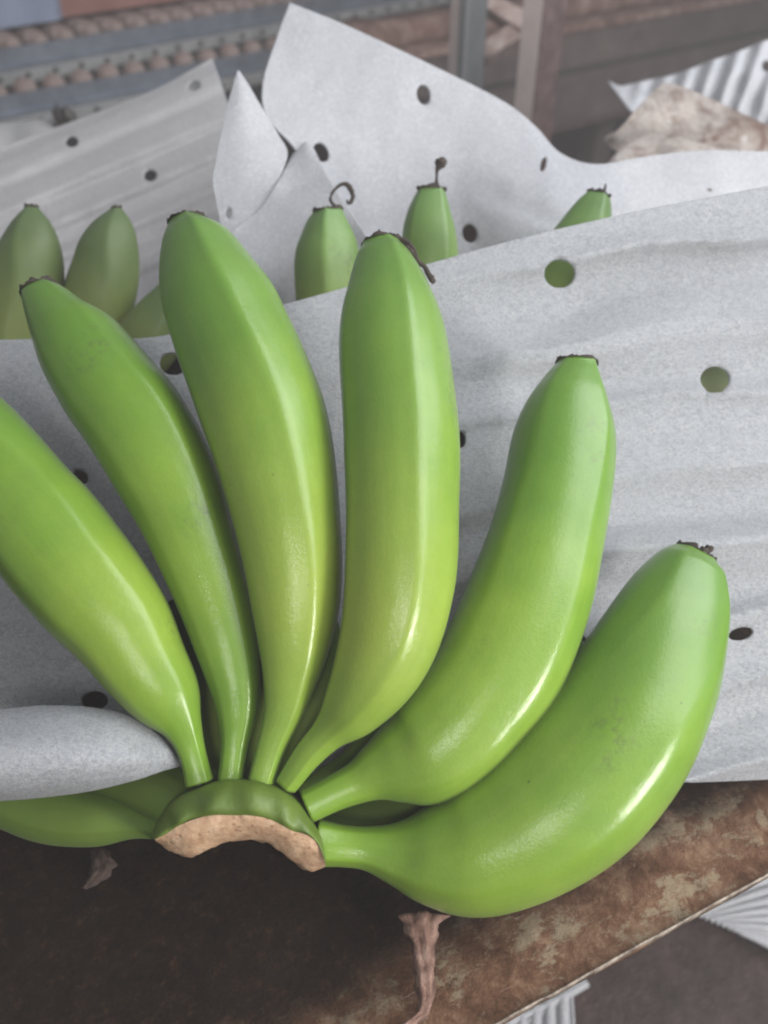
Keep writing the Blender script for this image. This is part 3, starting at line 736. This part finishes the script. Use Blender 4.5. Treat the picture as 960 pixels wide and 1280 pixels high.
ZC = -0.035
def conveyor(A, B, depth, roller_r, label, cover=None):
    """near rail runs from A to B; rollers lie behind it"""
    d = (B-A).normalized(); ac = Vector((-d.y, d.x, 0)).normalized()
    if ac.y < 0: ac = -ac
    L = (B-A).length
    t = thing('roller_conveyor', label, 'conveyor', (A.x, A.y, A.z-0.04))
    prism_along('rail', A, B, [(0, 0), (-.004, -.001), (-.004, -.020), (-.013, -.022), (-.013, -.026), (0, -.030), (.004, -.030), (.004, 0)], STEEL, t)
    prism_along('flange', A, B, [(-.014, -.027), (-.022, -.029), (-.022, -.044), (-.006, -.044), (-.006, -.0302), (-.012, -.0302)], STEEL_L, t)
    sp = 0.0445; k = int(L/sp)
    proto = None; pb = None
    for i in range(k):
        c = A+d*(i+0.5)*sp
        if proto is None:
            vs, fs = cyl_mesh('roller', c+ac*.008+Vector((0, 0, -0.002)), c+ac*depth+Vector((0, 0, -0.002)), roller_r, ROLL, 16, 0.25)
            proto = mesh_obj('roller', vs, fs, ROLL, t); base = c.copy()
            vs, fs = cyl_mesh('bolt', c-ac*.0215+Vector((0, 0, -.034)), c-ac*.027+Vector((0, 0, -.034)), .0038, BOLT, 8)
            pb = mesh_obj('bolt', vs, fs, BOLT, t, smooth=False)
        else:
            o = copy_part(proto, t, (c-base)+Vector((0, 0, 0.0012*math.sin(i*2.3)))); copy_part(pb, t, c-base)
    # pale legs
    for f in (0.12, 0.5, 0.88):
        c = A+d*L*f+ac*.02
        prism_along('leg', c, c+d*.03, [(0, -.031), (.02, -.031), (.02, ZF-c.z), (0, ZF-c.z)], STEEL, t)
    return t, ac, d
def ext(a, b, f0, f1): return a+(b-a)*f0, a+(b-a)*f1
ZC1 = 0.010
A1, B1 = ext(G(0, 62, ZC1), G(350, 5, ZC1), -0.5, 2.2)
A2, B2 = ext(G(0, 121, ZC), G(350, 60, ZC), -0.5, 1.9)
c1, ac1, dd1 = conveyor(A1, B1, .30, .0165, 'farther row of brown clay-dusted rollers behind a steel rail, upper left')
c2, ac2, dd2 = conveyor(A2, B2, (A1-A2).dot(ac1)-.03, .0165, 'nearer row of brown rollers behind a steel rail, just above the rippled grey foam')
# red-brown board lying over the far rollers and the blue crate standing on its left
def box_between(name, a, b, dep, h, mat, parent, z=0.0):
    return prism_along(name, a, b, [(0, z), (dep, z), (dep, z+h), (0, z+h)], mat, parent)
m0 = A1+ac1*.03; 
def on1(px, extra): # point of the far conveyor at pixel column px, pushed back by extra metres
    best = min(range(400), key=lambda k: abs(480+FPX*((A1+(B1-A1)*(k/399)+ac1*extra-CAM).dot(RGT))/((A1+(B1-A1)*(k/399)+ac1*extra-CAM).dot(FWD))-px))
    return A1+(B1-A1)*(best/399)+ac1*extra
p, q = on1(82, .06), on1(560, .06)
rb = box_between('wooden_board', p, q, .35, .10, REDB, None, .018); tag(rb, 'flat red-brown board lying along the far rollers at upper left', 'board')
def crate():
    a, b = on1(-60, .045), on1(76, .045)
    t = thing('plastic_crate', 'blue-grey plastic crate on the far rollers at the top left corner', 'crate', a)
    box_between('crate_wall', a, b, .012, .075, BLUE, t, .018)
    box_between('rim', a-ac1*.006, b-ac1*.006, .022, .012, BLUE, t, .094)
    box_between('side', b-dd1*.012+ac1*.0125, b, .26, .075, BLUE, t, .018)
    box_between('bottom', a+ac1*.0125, b-dd1*.0125, .25, .008, BLUE, t, .019)
    prism_along('rear_rim', a+ac1*.27, b+ac1*.27, [(0, .018), (.012, .018), (.012, .106), (0, .106)], BLUE, t)
crate()
# dark debris behind the rippled sheet
vs, fs = cyl_mesh('x', P(70, 152, .79), P(92, 146, .79), .008, RAG, 10, 1.6)
tag(mesh_obj('debris', vs, fs, RAG), 'small dark clump of debris above the rippled grey foam sheet', 'debris')

# brown machine frame at the right
def frame():
    z = -0.02
    a0, b0 = ext(G(690, 44, z), G(960, -3, z), -0.75, 1.5)
    t = thing('machine_frame', 'long brown steel machine frame running across the upper right background', 'machine', (a0.x, a0.y, ZF))
    dk = 1.0
    prism_along('upper_fascia', a0, b0, [(0, 0), (0, -.060), (.02, -.060), (.02, 0)], BROWN, t)
    prism_along('groove', a0, b0, [(.010, -.0602), (.010, -.070), (.02, -.070), (.02, -.0602)], BOLT, t)
    prism_along('lower_fascia', a0, b0, [(-.008, -.070), (-.012, -.155), (.02, -.155), (.02, -.0702), (-.002, -.0702)], BROWN, t)
    prism_along('toe_strip', a0, b0, [(-.022, -.152), (-.022, -.160), (.02, -.160), (.02, -.1552), (-.0125, -.1552), (-.0125, -.152)], POSTB, t)
    prism_along('ledge', a0, b0, [(-.006, .0005), (.09, .0005), (.09, .012), (-.004, .012)], BROWND, t, 1)
    for f in (0.05, 0.45, 0.95):
        c = a0+(b0-a0)*f
        box_between('leg', c+Vector((0, .022, 0)), c+(b0-a0).normalized()*.05+Vector((0, .022, 0)), .04, abs(ZF)-.03, BROWN, t, ZF-c.z)
    vs = []
    return t, a0, b0
fr, fa, fb = frame()
# caked timber lying on the ledge
def timber():
    d = (fb-fa).normalized(); ac = Vector((-d.y, d.x, 0));
    if ac.y < 0: ac = -ac
    A = fa+ac*.03+Vector((0, 0, .0125)); B = fb+ac*.03+Vector((0, 0, .0125)); vs = []; fs = []; n = 120
    for i in range(n+1):
        c = A+(B-A)*(i/n)
        for k, (a, h) in enumerate(((0, 0), (-.002, .018), (.012, .034), (.05, .036), (.06, 0))):
            vs.append(c+ac*(a+.008*N((i*.13, k, 0)))+Vector((0, 0, h+(0.007*N((i*.17, k, 3)) if h else 0))))
    for i in range(n):
        for k in range(5):
            a = i*5+k; b = i*5+(k+1) % 5; fs.append((a, b, b+5, a+5))
    fs.append((0, 1, 2, 3, 4)); fs.append(tuple(n*5+k for k in range(5)))
    tag(mesh_obj('timber_beam', vs, fs, BROWND), 'clay-caked timber lying along the brown frame at the top right', 'timber')
timber()
# background boards behind frame
bk = G(760, 20, -0.02)
tag(box_between('back_panel', Vector((-.2, 2.6, ZF)), Vector((3.2, 3.4, ZF)), .05, 1.2, BROWND, None), 'dark clay-brown panel far behind the machine frame', 'panel')
# two posts
def post(xl, xm, xr, yb, dep, m1, m2, label):
    zt = 0.32
    foot = P((xl+xr)/2, yb, dep)
    a = P(xl, yb, dep); b = P(xm, yb, dep*0.985); c = P(xr, yb, dep*1.02)
    t = thing('steel_post', label, 'post', (foot.x, foot.y, ZF))
    def slab(p, q, nm, mat, th):
        d = Vector((q.x-p.x, q.y-p.y, 0)).normalized(); nrm = Vector((-d.y, d.x, 0))
        if nrm.y < 0: nrm = -nrm
        vs = []
        for z in (ZF, zt):
            for s in ((p, 0), (q, 0), (q, th), (p, th)):
                vs.append(Vector((s[0].x, s[0].y, z))+nrm*s[1])
        return mesh_obj(nm, vs, [(0, 1, 5, 4), (1, 2, 6, 5), (2, 3, 7, 6), (3, 0, 4, 7), (4, 5, 6, 7), (3, 2, 1, 0)], mat, t, smooth=False)
    e = (b-a).normalized()*0.0006
    slab(a, b-e, 'front_face', m1, .006); slab(b+e, c, 'side_face', m2, .006)
    return t
post(560, 577, 604, 90, .93, POSTL, POSTG, 'upright steel post with a blue-grey side, left of the rust-brown one')
post(643, 667, 694, 130, .90, POSTL, POSTB, 'upright steel post with a rust-brown side, right of the blue-grey one')
def brace():
    t = thing('wooden_brace', 'short pinkish brace slanting between the two steel posts', 'brace', P(625, 20, 1.05))
    for nm, (x0, y0, x1, y1, w_) in (('upper_brace', (600, -6, 660, 28, .010)), ('lower_brace', (604, 64, 662, 26, .010))):
        A, B = P(x0, y0, 1.02), P(x1, y1, 1.00); d = (B-A).normalized(); u = d.cross(-FWD).normalized(); vs = []
        for c in (A, B):
            for s, k in ((-1, 0), (1, 0), (1, 1), (-1, 1)): vs.append(c+u*w_*s*(0.9 if c is A else 1.1)+FWD*.02*k)
        mesh_obj(nm, vs, [(0, 1, 5, 4), (1, 2, 6, 5), (2, 3, 7, 6), (3, 0, 4, 7), (4, 5, 6, 7), (3, 2, 1, 0)], ROLL, t, smooth=False)
brace()

def lens_veil():  # added thin volume, imitates the milky veil of a smeared lens
    vs = [(x, y, z) for z in (ZF-1.0, 1.3) for x, y in ((-3, -1.2), (5, -1.2), (5, 6), (-3, 6))]
    m = bpy.data.materials.new('lens_veil_volume'); m.use_nodes = True; t = m.node_tree; t.nodes.clear()
    o = t.nodes.new('ShaderNodeOutputMaterial'); v = t.nodes.new('ShaderNodeVolumePrincipled')
    v.inputs['Color'].default_value = (1.0, 0.94, 0.93, 1); v.inputs['Density'].default_value = 0.085; v.inputs['Anisotropy'].default_value = 0.0
    t.links.new(v.outputs[0], o.inputs['Volume'])
    tag(mesh_obj('lens_veil', vs, [(0, 3, 2, 1), (4, 5, 6, 7), (0, 1, 5, 4), (1, 2, 6, 5), (2, 3, 7, 6), (3, 0, 4, 7)], m, None, False), kind='stuff')
lens_veil()
